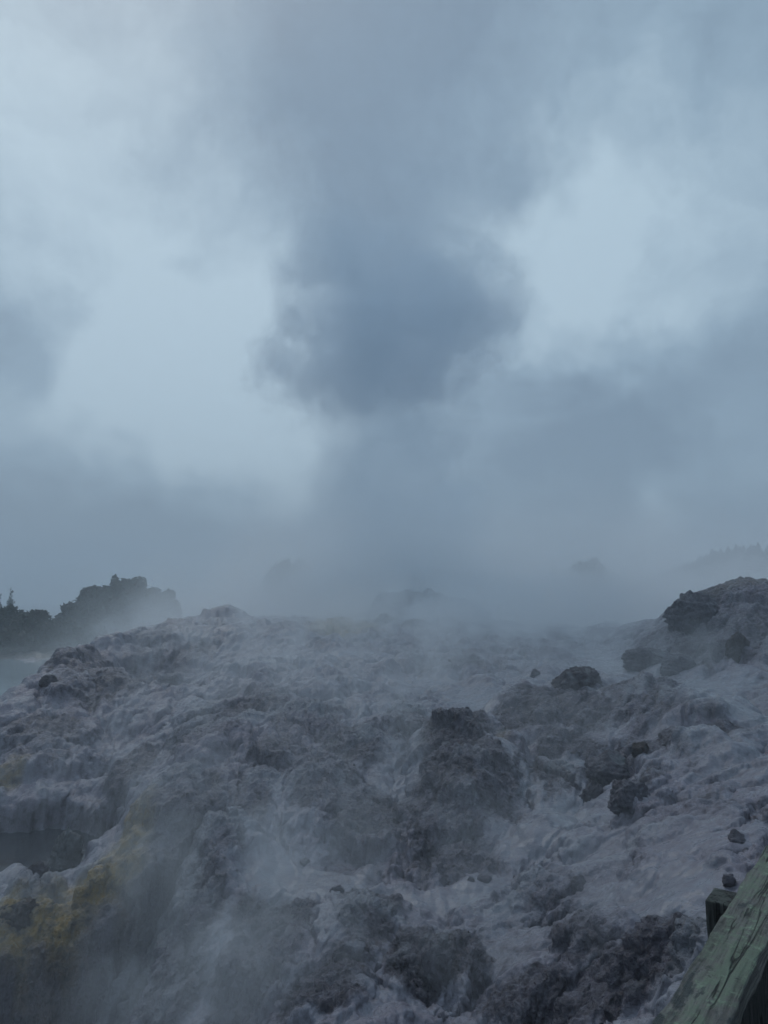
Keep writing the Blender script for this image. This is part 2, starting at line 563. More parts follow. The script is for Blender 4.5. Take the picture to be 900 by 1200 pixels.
Xi = np.arange(nr * nc).reshape(nr, nc)
quads = np.stack([Xi[:-1, :-1], Xi[:-1, 1:], Xi[1:, 1:], Xi[1:, :-1]], -1).reshape(-1, 4)
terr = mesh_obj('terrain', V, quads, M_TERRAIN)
tag(terr, 'grey-blue silica terrace with rough mauve rock faces below the geyser', 'terrain', kind='structure')
bz = sstep(49, 52, Y) * sstep(4, -8, X + (Y - 50) * .1) * (1 - sstep(62, 66, Y) * .35)
hillbrown = np.clip(sstep(100, 200, Y) * .8, 0, 1)
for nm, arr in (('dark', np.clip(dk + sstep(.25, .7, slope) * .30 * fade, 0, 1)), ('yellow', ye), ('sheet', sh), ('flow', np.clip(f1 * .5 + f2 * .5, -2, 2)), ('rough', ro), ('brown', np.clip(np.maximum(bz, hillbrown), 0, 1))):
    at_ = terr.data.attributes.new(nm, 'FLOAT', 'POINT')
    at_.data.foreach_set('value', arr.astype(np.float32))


def ground_at(px, py):
    """first meeting of a bearing with the finished ground, walked along its own distance"""
    ys = np.exp(np.linspace(math.log(4.5), math.log(90), 1400))
    d = ray(px, py)
    xs, zs = d[0] / d[1] * ys, EYE + d[2] / d[1] * ys
    h = terrain(xs, ys)[0]
    k = int(np.argmax(zs <= h))
    return np.array([xs[k], ys[k], h[k]])


def height(x, y):
    return float(terrain(np.array([float(x)]), np.array([float(y)]))[0][0])

# ------------------------------------------------------------------ more materials
def rock_material(name, dark, mid, crust, crust_amt):
    m, nt, out = new_mat(name)
    b = NB(nt)
    tc = b.n('TexCoord').outputs['Object']
    inf = b.n('ObjectInfo').outputs['Random']
    v = b.vm('ADD', tc, b.n('CombineXYZ', [b.math('MULTIPLY', inf, 37.), b.math('MULTIPLY', inf, 11.), 0.]).outputs[0])
    n1 = b.noise(v, 2.2, 5, .65, .4).outputs['Fac']
    n2 = b.noise(v, 9., 5, .7).outputs['Fac']
    n3 = b.noise(v, 38., 3, .7).outputs['Fac']
    c = b.mix(b.maprange(n2, .35, .7), mid, dark)
    c = b.mix(b.math('MULTIPLY', b.maprange(n1, .56, .7), crust_amt), c, crust)
    c = b.mix(b.math('MULTIPLY', b.maprange(n3, .6, .75), .45), c, crust)
    bs = b.n('BsdfPrincipled', {'Base Color': c, 'Roughness': b.maprange(n2, .3, .7, .4, .75), 'Specular IOR Level': .35})
    h = b.math('ADD', b.math('MULTIPLY', n2, .7), b.math('MULTIPLY', n3, .25))
    bp = b.n('Bump', {'Height': h, 'Strength': .8, 'Distance': .08})
    nt.links.new(bp.outputs[0], bs.inputs['Normal'])
    nt.links.new(bs.outputs[0], out.inputs[0])
    return m


M_DARK = rock_material('wet_dark_rock', (.026, .022, .028), (.072, .061, .072), (.18, .19, .20), .5)
M_MAUVE = rock_material('mauve_rock', (.036, .032, .041), (.094, .085, .103), (.22, .23, .24), .6)
M_BROWN = rock_material('brown_rock', (.026, .020, .020), (.060, .046, .044), (.12, .12, .12), .35)
M_CRUST = rock_material('crusted_rock', (.05, .047, .05), (.11, .108, .11), (.22, .23, .24), .8)


def water_material(name, colr, rough):
    m, nt, out = new_mat(name)
    b = NB(nt)
    pos = b.n('NewGeometry').outputs['Position']
    n1 = b.noise(pos, .35, 4, .6, .6).outputs['Fac']
    n2 = b.noise(pos, 3.5, 3, .6).outputs['Fac']
    c = b.mix(b.maprange(n1, .4, .65), colr, tuple(t * .72 for t in colr))
    bs = b.n('BsdfPrincipled', {'Base Color': c, 'Roughness': rough, 'IOR': 1.33})
    bp = b.n('Bump', {'Height': n2, 'Strength': .25, 'Distance': .05})
    nt.links.new(bp.outputs[0], bs.inputs['Normal'])
    nt.links.new(bs.outputs[0], out.inputs[0])
    return m


# ------------------------------------------------------------------ water
def water(name, label, outline, z, mat):
    bm = bmesh.new()
    bm.faces.new([bm.verts.new((x, y, z)) for x, y in outline])
    me = bpy.data.meshes.new(name)
    bm.to_mesh(me)
    me.materials.append(mat)
    o = bpy.data.objects.new(name, me)
    col.objects.link(o)
    return tag(o, label, 'water', kind='structure')


water('river', 'pale milky river behind the left edge of the terrace', [(-60, 20), (-9, 20), (-9, 40), (-12, 50), (-60, 52)], EYE - 4.95, water_material('milky_water', (.20, .245, .27), .12))
water('pool', 'dark pool of hot water under the left rock curtain', [(-12, 13), (-4.6, 13.3), (-4.6, 17), (-12, 17)], EYE - 5.38, water_material('dark_water', (.030, .033, .040), .10))

# ground all round, under everything
gm = water_material('dark_earth', (.07, .066, .06), .9)
gv = [(1500 * math.cos(a), 1500 * math.sin(a), -23.) for a in np.linspace(0, 2 * math.pi, 48, endpoint=False)]
g = mesh_obj('ground', gv, [list(range(48))], gm, smooth=False)
tag(g, 'dark earth in the gorge around the terrace', 'ground', kind='structure')


# ------------------------------------------------------------------ loose rocks
def rock(name, label, px, py, w, h, d=None, mat=None, crag=.5, sink=.5, rot=0., cat='rock', group=None, seed=0, lift=0., tilt=0., detail=5):
    """w, h: width and visible height in metres at the foot seen at px, py"""
    p = ground_at(px, py)
    k = p[1] / F
    w, h = w * k, h * k
    d = (d * k) if d else w * .8
    bm = bmesh.new()
    bmesh.ops.create_icosphere(bm, subdivisions=detail, radius=1)
    v = np.array([x.co[:] for x in bm.verts])
    f = np.array([[x.index for x in fc.verts] for fc in bm.faces])
    bm.free()
    s = seed * 3.71 + px * .013
    r = np.random.default_rng(int(px * 7 + py + seed))
    # knock planes off the ball so that it breaks into facets
    nn = v / np.linalg.norm(v, axis=1)[:, None]
    v = v + nn * (fbm(v[:, 0] * 1.0 + s, v[:, 1] * 1.0, v[:, 2] * 1.0, 3) * .45)[:, None]
    for _ in range(int(7 + 9 * crag)):
        n = r.normal(size=3)
        n /= np.linalg.norm(n)
        o = r.uniform(.62, .95)
        t = v @ n - o
        v = v - np.where(t > 0, t * (.70 + .25 * crag), 0)[:, None] * n
    # layered breaks
    lay = v @ np.array([.25, .2, .95]) * (3.5 + crag) + fbm(v[:, 0] * 1.5 + s, v[:, 1] * 1.5, v[:, 2], 2)
    fr = lay - np.floor(lay)
    nn = v / np.linalg.norm(v, axis=1)[:, None]
    v = v + nn * ((fr ** 3) * -.09 * (.3 + crag))[:, None]
    v = v + nn * ((billow(v[:, 0] * 2.4 + s, v[:, 1] * 2.4, v[:, 2] * 2.4, 4, .55) - .4) * (.10 + .12 * crag))[:, None]
    v = v + nn * (fbm(v[:, 0] * 9 + s, v[:, 1] * 9, v[:, 2] * 9, 2) * .05 * (.4 + crag))[:, None]
    full = h / (1 - sink) / 2
    v = v * np.array([w / 2, d / 2, full])
    ca, sa = math.cos(tilt), math.sin(tilt)
    v = np.stack([v[:, 0] * ca - v[:, 2] * sa, v[:, 1], v[:, 0] * sa + v[:, 2] * ca], 1)
    v[:, 2] += full - 2 * full * sink
    o = mesh_obj(name, v, f, mat or M_MAUVE)
    o.location = (p[0], p[1] + d * .25, p[2] + lift)
    o.rotation_euler = (0, 0, rot)
    return tag(o, label, cat, group)


CH = 'dark stones scattered on the pale flats'
rock('boulder', 'large dark craggy boulder crowning the right-hand mound', 818, 730, 66, 38, d=60, mat=M_MAUVE, crag=1., sink=.45, seed=71, cat='boulder')
rock('boulder', 'long black two-humped boulder on top of the right-hand outcrop, beside the stream', 680, 806, 62, 26, d=34, mat=M_DARK, crag=.5, sink=.5, seed=52, tilt=.28, cat='boulder')
rock('rock', 'dark dome-shaped rock above the small round rock, right of the craggy outcrop', 724, 908, 64, 24, mat=M_MAUVE, crag=.4, seed=5)
rock('rock', 'small round black rock between pale run-off streams', 696, 942, 30, 25, mat=M_DARK, crag=.4, seed=6)
rock('rock', 'rock with a pale crusted top leaning beside the small round black rock', 742, 944, 50, 26, d=46, mat=M_MAUVE, crag=.7, seed=77, tilt=.2)
rock('rock', 'dark ledge rock where the small waterfall enters the flats', 766, 778, 60, 20, mat=M_MAUVE, crag=1., seed=9)
rock('rock', 'lower dark rock resting against the dark ledge rock by the waterfall', 796, 784, 40, 16, mat=M_MAUVE, crag=.9, seed=10)
rock('rock', 'upright dark block at the foot of the right-hand mound', 843, 776, 15, 18, mat=M_MAUVE, crag=.6, seed=11)
rock('rock', 'dark lump in the middle of the right-hand mound', 868, 766, 26, 24, mat=M_BROWN, crag=.7, seed=12)
rock('rock', 'flat black rock at the pool edge on the left of the terrace', 56, 801, 22, 9, mat=M_DARK, crag=.4, seed=13)
rock('rock', 'crusty grey rock sitting above the yellow stream', 72, 1020, 46, 40, mat=M_CRUST, crag=1., seed=15)
rock('rock', 'low black rock beside the crusty grey rock at the dark pool', 38, 1032, 30, 18, mat=M_DARK, crag=.7, seed=16)
rock('rock', 'reddish black rock under the yellow ledge at the left edge', 12, 1088, 62, 28, mat=M_BROWN, crag=1., seed=17)
rock('rock', 'dark rock on the far crest beside the sulphur patch', 455, 731, 34, 10, mat=M_MAUVE, crag=.8, seed=18)
rock('rock', 'faint low rock next to the dark crest rock', 490, 734, 40, 8, mat=M_MAUVE, crag=.5, seed=19)
rock('rock', 'small upright stone left of the long two-humped boulder', 627, 793, 12, 12, mat=M_MAUVE, crag=.7, seed=20, group=CH, detail=3)
rock('rock', 'thin stone slab on the pale run, left of two', 552, 1036, 12, 7, mat=M_MAUVE, crag=.7, seed=21, group=CH, detail=3)
rock('rock', 'longer stone slab on the pale run below the big craggy outcrop', 566, 1034, 22, 8, mat=M_MAUVE, crag=.8, seed=22, group=CH, detail=3, tilt=.3)
rock('rock', 'curved dark stone at the lip of the lower cascade', 680, 1046, 24, 16, mat=M_MAUVE, crag=.9, seed=24, group=CH, detail=4)
rock('rock', 'pair-sized dark stone below the small round black rock', 692, 980, 14, 7, mat=M_MAUVE, crag=.7, seed=26, group=CH, detail=3)
rock('rock', 'dark square rock on the pale flat above the handrail', 868, 990, 24, 16, mat=M_MAUVE, crag=.6, seed=27, group=CH, detail=4)
rock('rock', 'stone just below the dark square rock above the handrail', 877, 1002, 12, 7, mat=M_MAUVE, crag=.6, seed=29, group=CH, detail=3)
rock('rock', 'dark stone touching the handrail above the post', 856, 1034, 18, 9, mat=M_MAUVE, crag=.8, seed=30, group=CH, detail=4)
rock('rock', 'flat stone lying on the smooth shelf at centre', 358, 1012, 14, 5, mat=M_MAUVE, crag=.5, seed=34, group=CH, detail=3)
rock('rock', 'second flat stone on the smooth shelf, nearer the dark dome', 395, 1046, 16, 6, mat=M_MAUVE, crag=.5, seed=35, group=CH, detail=3)
rock('rock', 'jagged dark rock among the dark ribs at bottom centre', 512, 1150, 40, 40, mat=M_MAUVE, crag=1., seed=36)
rock('rock', 'dark stone slab at the right edge of the stream flats', 800, 812, 18, 6, mat=M_MAUVE, crag=.6, seed=37, group=CH, detail=3)
rock('rock', 'dark stone above the right end of the dome-shaped rock', 752, 884, 24, 12, mat=M_BROWN, crag=.7, seed=38, group=CH, detail=4)


# ------------------------------------------------------------------ wooden fence of the viewing platform
def wood_material(name, base, green, stain, along, gr):
    m, nt, out = new_mat(name)
    b = NB(nt)
    tc = b.n('TexCoord').outputs['Object']
    sc3 = [16., 16., 16.]
    sc3[along] = .6
    v = b.vm('MULTIPLY', tc, tuple(sc3))
    g1 = b.noise(v, 2.6, 6, .7, .35).outputs['Fac']
    g2 = b.noise(v, 7.5, 4, .7, .1).outputs['Fac']
    sc2 = [5.5, 5.5, 5.5]
    sc2[along] = 2.0
    v2 = b.vm('MULTIPLY', tc, tuple(sc2))
    s1 = b.noise(v2, 1.6, 5, .62, .5).outputs['Fac']
    s2 = b.noise(tc, 34., 5, .7).outputs['Fac']
    c = b.mix(b.maprange(g1, .38, .62), tuple(t * 1.25 for t in base), tuple(t * .42 for t in base))
    c = b.mix(b.maprange(g2, .50, .68, 0., .6), c, tuple(t * .35 for t in base))
    sc4 = [11., 11., 11.]
    sc4[along] = .55
    g3 = b.noise(b.vm('MULTIPLY', tc, tuple(sc4)), 2.2, 2, .5, .15).outputs['Fac']
    crack = b.maprange(b.math('ABSOLUTE', b.math('SUBTRACT', g3, .5)), .020, .004, 0., 1.)
    crack = b.math('MULTIPLY', crack, b.maprange(s1, .42, .55))
    up = b.maprange(b.n('SeparateXYZ', [b.n('NewGeometry').outputs['Normal']]).outputs[2], .25, .8)
    lich = b.maprange(b.math('ADD', s1, b.math('ADD', b.math('MULTIPLY', b.math('SUBTRACT', s2, .5), .7), b.math('MULTIPLY', b.math('SUBTRACT', g1, .5), -.5))), .38, .62)
    lich = b.math('MULTIPLY', lich, b.math('MULTIPLY', up, gr))
    c = b.mix(lich, c, green)
    c = b.mix(b.math('MULTIPLY', b.maprange(s2, .56, .70), b.math('MULTIPLY', up, .8 * gr)), c, tuple(t * 1.7 for t in green))
    c = b.mix(b.math('MULTIPLY', b.maprange(s2, .42, .32), .7), c, tuple(t * .30 for t in green))
    c = b.mix(b.maprange(g1, .60, .68, 0., .85), c, tuple(t * .22 for t in base))
    c = b.mix(b.maprange(b.math('ADD', s1, b.math('MULTIPLY', g1, .25)), .55, .49, 0., .9), c, stain)
    c = b.mix(b.math('MULTIPLY', crack, .9), c, tuple(t * .12 for t in base))
    bs = b.n('BsdfPrincipled', {'Base Color': c, 'Roughness': b.maprange(s1, .3, .5, .38, .8), 'Specular IOR Level': .4})
    h = b.math('ADD', b.math('MULTIPLY', g1, -1.), b.math('MULTIPLY', g2, -.45))
    h = b.math('ADD', h, b.math('MULTIPLY', s2, .35))
    h = b.math('ADD', h, b.math('MULTIPLY', crack, -.8))
    bp = b.n('Bump', {'Height': h, 'Strength': 1., 'Distance': .02})
    nt.links.new(bp.outputs[0], bs.inputs['Normal'])
    nt.links.new(bs.outputs[0], out.inputs[0])
    return m


M_RAIL = wood_material('lichened_timber', (.175, .165, .150), (.150, .190, .135), (.022, .030, .030), 1, .9)
M_POST = wood_material('weathered_timber', (.095, .095, .088), (.085, .10, .085), (.02, .022, .024), 2, .5)
M_PALE = wood_material('dark_wet_timber', (.028, .026, .025), (.03, .036, .03), (.012, .012, .012), 2, .3)


def timber(name, size, mat, parent, loc, along, seed=0, seg=60, chip=.003, bev=.006):
    """a sawn timber with worn edges; size x, y, z; long axis `along`"""
    bm = bmesh.new()
    bmesh.ops.create_cube(bm, size=1)
    bmesh.ops.scale(bm, vec=size, verts=bm.verts)
    bmesh.ops.bevel(bm, geom=list(bm.edges), offset=bev, segments=3, profile=.6, affect='EDGES')
    ax = Vector([1 if i == along else 0 for i in range(3)])
    for k in range(1, seg):
        t = (k / seg - .5) * size[along]
        bmesh.ops.bisect_plane(bm, geom=list(bm.verts) + list(bm.edges) + list(bm.faces), plane_co=ax * t, plane_no=ax, dist=1e-6)
    v = np.array([x.co[:] for x in bm.verts])
    s = seed * 5.3
    for i in range(3):
        if i == along:
            continue
        q = v.copy()
        v[:, i] += (fbm(q[:, 0] * 6 + s, q[:, 1] * 6 + i * 9, q[:, 2] * 6, 3) * chip * 2.2 + fbm(q[:, 0] * 30 + s, q[:, 1] * 30, q[:, 2] * 30 + i * 4, 2) * chip)
    for x, c in zip(bm.verts, v):
        x.co = c
    me = bpy.data.meshes.new(name)
    bm.normal_update()
    bm.to_mesh(me)
    bm.free()
    me.materials.append(mat)
    me.polygons.foreach_set('use_smooth', np.ones(len(me.polygons), bool))
    o = bpy.data.objects.new(name, me)
    col.objects.link(o)
    o.parent = parent
    o.location = loc
    return o


RH = .80                                     # rail top below the eye


def on_plane(px, py, h):
    d = ray(px, py)
    return d * (-h / d[2])


ra, rb_ = on_plane(765, 1200, RH), on_plane(900, 985, RH)
rdir = (rb_ - ra)[:2] / np.linalg.norm((rb_ - ra)[:2])
rot = math.atan2(-rdir[0], rdir[1])          # local +y runs along the rail
right = np.array([rdir[1], -rdir[0]])
rc = on_plane(854, 1200, RH)
RW = float((rc - ra)[:2] @ right)            # width of the rail
fence = bpy.data.objects.new('fence', None)
c0 = ra[:2] + right * RW / 2
fence.location = (c0[0], c0[1], EYE - RH)
fence.rotation_euler = (0, 0, rot)
col.objects.link(fence)
tag(fence, 'lichen-green weathered wooden handrail fence with a post on its outer side', 'fence')
timber('rail', (RW, 7.2, .046), M_RAIL, fence, (0, .6, -.023), 1, 1, seg=260, chip=.0045, bev=.008)
# the post whose top shows outside the rail
pp = on_plane(847, 1060, RH + .03)[:2] - c0
py_ = float(pp @ rdir)
for k, yy in enumerate((py_ + .055, py_ - 1.75, py_ + 1.9)):
    timber('post', (.10, .10, 1.28), M_POST, fence, (-RW / 2 - .022, yy, -.03 - .64), 2, 10 + k, seg=20)
timber('lower_rail', (.045, 7.2, .09), M_PALE, fence, (RW / 2 - .055, .6, -.16), 1, 21, seg=40)
timber('lower_rail', (.045, 7.2, .09), M_PALE, fence, (RW / 2 - .055, .6, -.98), 1, 22, seg=40)
for k in range(46):
    timber('paling', (.020, .095, 1.02), M_PALE, fence, (RW / 2 - .089, -2.6 + k * .138, -.60), 2, 40 + k, seg=6, chip=.002, bev=.003)

deck = bpy.data.objects.new('boardwalk', None)
deck.location = (c0[0], c0[1], EYE - RH - 1.22)
deck.rotation_euler = (0, 0, rot)
col.objects.link(deck)
tag(deck, 'dark boardwalk deck on the inner side of the handrail fence', 'boardwalk', kind='structure')
for k in range(44):
    timber('deck_board', (2.2, .14, .04), M_PALE, deck, (1.1 + RW / 2 - .02, -2.6 + k * .147, -.02), 0, 100 + k, seg=4, chip=.002, bev=.004)


# ------------------------------------------------------------------ trees and bushes
def leaf_material(name, a, c2):
    m, nt, out = new_mat(name)
    b = NB(nt)
    pos = b.n('NewGeometry')
    n1 = b.noise(pos.outputs['Position'], 1.2, 3, .6).outputs['Fac']
    c = b.mix(b.math('MULTIPLY', b.math('ADD', n1, pos.outputs['Random Per Island']), .5), a, c2)
    bs = b.n('BsdfPrincipled', {'Base Color': c, 'Roughness': .65})
    nt.links.new(bs.outputs[0], out.inputs[0])
    return m


M_LEAF = leaf_material('dark_leaves', (.014, .021, .016), (.036, .046, .028))
M_SCRUB = leaf_material('scrub_leaves', (.030, .034, .024), (.065, .062, .040))
M_CONIF = leaf_material('conifer_needles', (.018, .028, .024), (.036, .046, .034))
M_BARK, _nt, _o = new_mat('bark')
_b = NB(_nt)
_n = _b.noise(_b.vm('MULTIPLY', _b.n('TexCoord').outputs['Object'], (6., 6., 1.)), 3., 4, .6).outputs['Fac']
_nt.links.new(_b.n('BsdfPrincipled', {'Base Color': _b.mix(_n, (.05, .04, .032), (.022, .018, .016)), 'Roughness': .85}).outputs[0], _o.inputs[0])


def leaves(blobs, n, size, seed):
    """n small leaf faces scattered through a set of ellipsoids (centre, radii)"""
    r = np.random.default_rng(seed)
    vol = np.array([a[1][0] * a[1][1] * a[1][2] for a in blobs]) ** .75
    pick = r.choice(len(blobs), n, p=vol / vol.sum())
    C = np.array([a[0] for a in blobs])[pick]
    S = np.array([a[1] for a in blobs])[pick]
    d = r.normal(size=(n, 3))
    d /= np.linalg.norm(d, axis=1)[:, None]
    rad = r.uniform(.35, 1.25, n) ** .6
    p = C + d * S * rad[:, None]
    nrm = d * .7 + r.normal(size=(n, 3)) * .6
    nrm /= np.linalg.norm(nrm, axis=1)[:, None]
    t = np.cross(nrm, r.normal(size=(n, 3)))
    t /= np.linalg.norm(t, axis=1)[:, None]
    bt = np.cross(nrm, t)
    s = (size * r.uniform(.6, 1.4, n))[:, None]
    v = np.stack([p - t * s, p + bt * s * .5 + nrm * s * .15, p + t * s, p - bt * s * .5 + nrm * s * .15], 1).reshape(-1, 3)
    return v, np.arange(4 * n).reshape(n, 4)


def tube(path, radii, n=7):
    vs, fs = [], []
    for k, (p, r_) in enumerate(zip(path, radii)):
        a = Vector(path[min(k + 1, len(path) - 1)]) - Vector(path[max(k - 1, 0)])
        q = a.to_track_quat('Z', 'Y')
        for i in range(n):
            vs.append(Vector(p) + q @ Vector((math.cos(2 * math.pi * i / n) * r_, math.sin(2 * math.pi * i / n) * r_, 0)))
    for k in range(len(path) - 1):
        for i in range(n):
            fs.append([k * n + i, k * n + (i + 1) % n, (k + 1) * n + (i + 1) % n, (k + 1) * n + i])
    return vs, fs


def broad_tree(name, label, cat, px, py, D, wpx, hpx, mat, seed, n=9000, size=.20, group=None, trunk=True):
    base = at(px, py, D)
    k = D / F
    w, h = wpx * k, hpx * k
    r = np.random.default_rng(seed)
    root = bpy.data.objects.new(name, None)
    gz = height(base[0], base[1])
    root.location = (base[0], base[1], min(gz, base[2]) - .1)
    col.objects.link(root)
    tag(root, label, cat, group)
    h += base[2] - root.location.z
    blobs = [((0, 0, h * .40), (w * .38, w * .32, h * .36)), ((0, 0, h * .2), (w * .44, w * .34, h * .22))]
    for i in range(46):
        a, e = r.uniform(0, 2 * math.pi), r.uniform(-.6, 1.)
        rad = math.sqrt(1 - max(e, 0) ** 2 * .95)
        s = r.uniform(.05, .13)
        blobs.append(((math.cos(a) * rad * w * .42, math.sin(a) * rad * w * .33, h * (.42 + .42 * e)), (w * s, w * s * .9, h * s * .9)))
    v, f = leaves(blobs, n, size, seed)
    v[:, 2] = np.maximum(v[:, 2], h * .06)
    mesh_obj('crown', v, f, mat, root, smooth=False)
    if trunk:
        vs, fs = tube([(0, 0, -.3), (.05 * w, 0, h * .2), (0, .03 * w, h * .45), (.03 * w, 0, h * .7)], [w * .035, w * .028, w * .02, w * .008])
        nb = len(vs)
        for i in range(5):
            a = i * 1.3 + seed
            v2, f2 = tube([(.02 * w, 0, h * .25), (math.cos(a) * w * .16, math.sin(a) * w * .14, h * .48), (math.cos(a) * w * .3, math.sin(a) * w * .26, h * .66)], [w * .018, w * .012, w * .005])
            fs += [[q + len(vs) for q in ff] for ff in f2]
            vs += v2
        mesh_obj('trunk', [tuple(q) for q in vs], fs, M_BARK, root)
    return root


def conifer(name, label, px, py, D, wpx, hpx, seed, group=None):
    base = at(px, py, D)
    k = D / F
    w, h = wpx * k, hpx * k
    r = np.random.default_rng(seed)
    root = bpy.data.objects.new(name, None)
    gz = height(base[0], base[1])
    root.location = (base[0], base[1], min(gz, base[2]) - .2)
    if D < 200:
        h += base[2] - root.location.z
    col.objects.link(root)
    tag(root, label, 'tree', group)
    blobs = []
    for i in range(14):
        t = i / 13
        for j in range(4 if t < .8 else 1):
            a = r.uniform(0, 6.28)
            q = (1 - t) * w * .34 * r.uniform(.4, 1.1)
            blobs.append(((math.cos(a) * q, math.sin(a) * q, h * (.16 + .82 * t)), (w * (.10 + .16 * (1 - t)), w * (.10 + .16 * (1 - t)), h * .05)))
    v, f = leaves(blobs, 1500, max(w * .07, .2), seed)
    mesh_obj('crown', v, f, M_CONIF, root, smooth=False)
    vs, fs = tube([(0, 0, -.3), (0, 0, h * .5), (0, 0, h * .95)], [w * .06, w * .04, w * .01])
    mesh_obj('trunk', [tuple(q) for q in vs], fs, M_BARK, root)
    return root


broad_tree('broadleaf_tree', 'dark round-crowned tree, low left end of the clump beside the river', 'tree', 90, 744, 58, 46, 44, M_LEAF, 1, group='dark trees beyond the river')
broad_tree('broadleaf_tree', 'dark middle tree of the clump beyond the river', 'tree', 113, 744, 60, 56, 62, M_LEAF, 2, group='dark trees beyond the river')
broad_tree('broadleaf_tree', 'tallest dark tree of the clump, top clear of the steam', 'tree', 146, 744, 62, 62, 80, M_LEAF, 3, n=13000, group='dark trees beyond the river')
broad_tree('broadleaf_tree', 'dark tree half lost in steam at the right end of the clump', 'tree', 184, 744, 64, 54, 58, M_LEAF, 4, group='dark trees beyond the river')
SB = 'bushes on the far river bank'
broad_tree('bush', 'dark bush at the left picture edge on the far river bank', 'bush', 4, 744, 57, 56, 38, M_LEAF, 11, 3500, .2, SB, False)
broad_tree('bush', 'low dark bush right of the edge bush on the far bank', 'bush', 38, 745, 56, 48, 34, M_SCRUB, 12, 3500, .2, SB, False)
broad_tree('bush', 'brownish bush under the dark tree clump', 'bush', 72, 748, 55, 50, 26, M_SCRUB, 13, 3500, .18, SB, False)
broad_tree('bush', 'small dark bush where the far bank meets the terrace crest', 'bush', 104, 748, 54, 44, 20, M_LEAF, 14, 3000, .18, SB, False)
broad_tree('bush', 'brown scrub bush lowest on the far bank at the left edge', 'bush', 20, 752, 53, 50, 20, M_SCRUB, 15, 3000, .18, SB, False)
conifer('conifer', 'grey pointed tree above the bushes at the left edge', 11, 735, 130, 20, 44, 21, 'misty trees at the left edge')
conifer('conifer', 'shorter misty tree cut by the left edge', -3, 735, 132, 20, 38, 22, 'misty trees at the left edge')
broad_tree('broadleaf_tree', 'dim tree ghosting through the steam left of the column', 'tree', 340, 722, 70, 64, 72, M_LEAF, 31, group='trees in the steam')
broad_tree('broadleaf_tree', 'dim low tree ghosting through the steam right of the column', 'tree', 694, 722, 72, 66, 74, M_LEAF, 32, group='trees in the steam')
GT = 'conifers along the far foggy ridge'
r_ = np.random.default_rng(5)
cx = 778
first = None
i = 0
while cx < 905:
    hx = 0.5 * (1 - math.cos(min(max((cx - 770) / 60, 0), 1) * math.pi))
    D = 330 + r_.uniform(-12, 12)
    p = at(cx, 690, D)
    gz = height(p[0], p[1])
    if first is None:
        first = conifer('conifer', 'small grey conifer in the row on the far foggy ridge', cx, 650, D, 9, 12, 60, GT)
        o = first
        kids = list(first.children)
    else:
        o = first.copy()
        col.objects.link(o)
        for ch in kids:
            c = ch.copy()
            c.parent = o
            col.objects.link(c)
    o.location = (p[0], p[1], gz - .3)
    s = r_.uniform(.65, 1.15)
    o.scale = (s * r_.uniform(.9, 1.2), s, s)
    o.rotation_euler = (0, 0, r_.uniform(0, 6))
    cx += r_.uniform(2.4, 5.5)
    i += 1


# ------------------------------------------------------------------ steam and haze
def curve_node(b, v, x0, x1, pts_, y0, y1):
    nd = b.n('FloatCurve', {'Value': b.maprange(v, x0, x1, 0, 1, False)})
    cv = nd.mapping.curves[0]
    pp_ = [((x - x0) / (x1 - x0), (y - y0) / (y1 - y0)) for x, y in pts_]
    while len(cv.points) < len(pp_):
        cv.points.new(0, 0)
    for q, (a, c) in zip(cv.points, pp_):
        q.location = (a, c)
        q.handle_type = 'AUTO_CLAMPED'
    nd.mapping.update()
    return b.maprange(nd.outputs[0], 0, 1, y0, y1, False)


def steam_material(name, build, albedo, step):
    m, nt, out = new_mat(name)
    b = NB(nt)
    pos = b.n('NewGeometry').outputs['Position']
    dens = build(b, pos)
    pv = b.n('VolumePrincipled', {'Color': (*albedo, 1), 'Density': dens, 'Anisotropy': .2})
    nt.links.new(pv.outputs[0], out.inputs['Volume'])
    m.cycles.volume_step_rate = step
    return m


PY = 46.0                                     # distance of the vent


def px_x(px):
    return (px - 450) / F * PY


def row_z(py):
    d = ray(450, py)
    return EYE + d[2] / d[1] * PY


# the column: row, centre pixel, half-width pixels, density
COLUMN = [(740, 450, 230, .06), (690, 455, 195, .07), (640, 455, 145, .085), (590, 458, 125, .085), (530, 455, 116, .085), (490, 452, 112, .09), (462, 446, 118, .15), (428, 448, 150, .25), (375, 464, 178, .26), (320, 462, 178, .20),
          (270, 455, 140, .11), (225, 480, 150, .068), (170, 500, 195, .050), (110, 460, 240, .038), (40, 440, 270, .032), (-20, 430, 290, .028), (-90, 420, 300, .020)]


def column_density(b, pos):
    w = b.noise(pos, .10, 3, .6).outputs['Color']
    p = b.vm('ADD', pos, b.vm('MULTIPLY', b.vm('SUBTRACT', w, (.5, .5, .5)), (12., 12., 9.)))
    xyz = b.n('SeparateXYZ', [p])
    x, y, z = xyz.outputs
    z0, z1 = row_z(740), row_z(-90)
    cen = curve_node(b, z, z0, z1, [(row_z(r), px_x(c)) for r, c, h, d in COLUMN], -6, 6)
    rad = curve_node(b, z, z0, z1, [(row_z(r), h / F * PY) for r, c, h, d in COLUMN], 0, 16)
    den = curve_node(b, z, z0, z1, [(row_z(r), d) for r, c, h, d in COLUMN], 0, .25)
    dx, dy = b.math('SUBTRACT', x, cen), b.math('SUBTRACT', y, PY + 4)
    dist = b.math('DIVIDE', b.math('SQRT', b.math('ADD', b.math('MULTIPLY', dx, dx), b.math('MULTIPLY', dy, dy))), rad)
    n = b.noise(pos, .24, 5, .66).outputs['Fac']
    s = b.math('ADD', dist, b.math('MULTIPLY', b.math('SUBTRACT', n, .5), -1.9))
    return b.math('MULTIPLY', b.math('MULTIPLY', b.maprange(s, .98, .62), den), b.maprange(n, .3, .7, .45, 1.5, False))


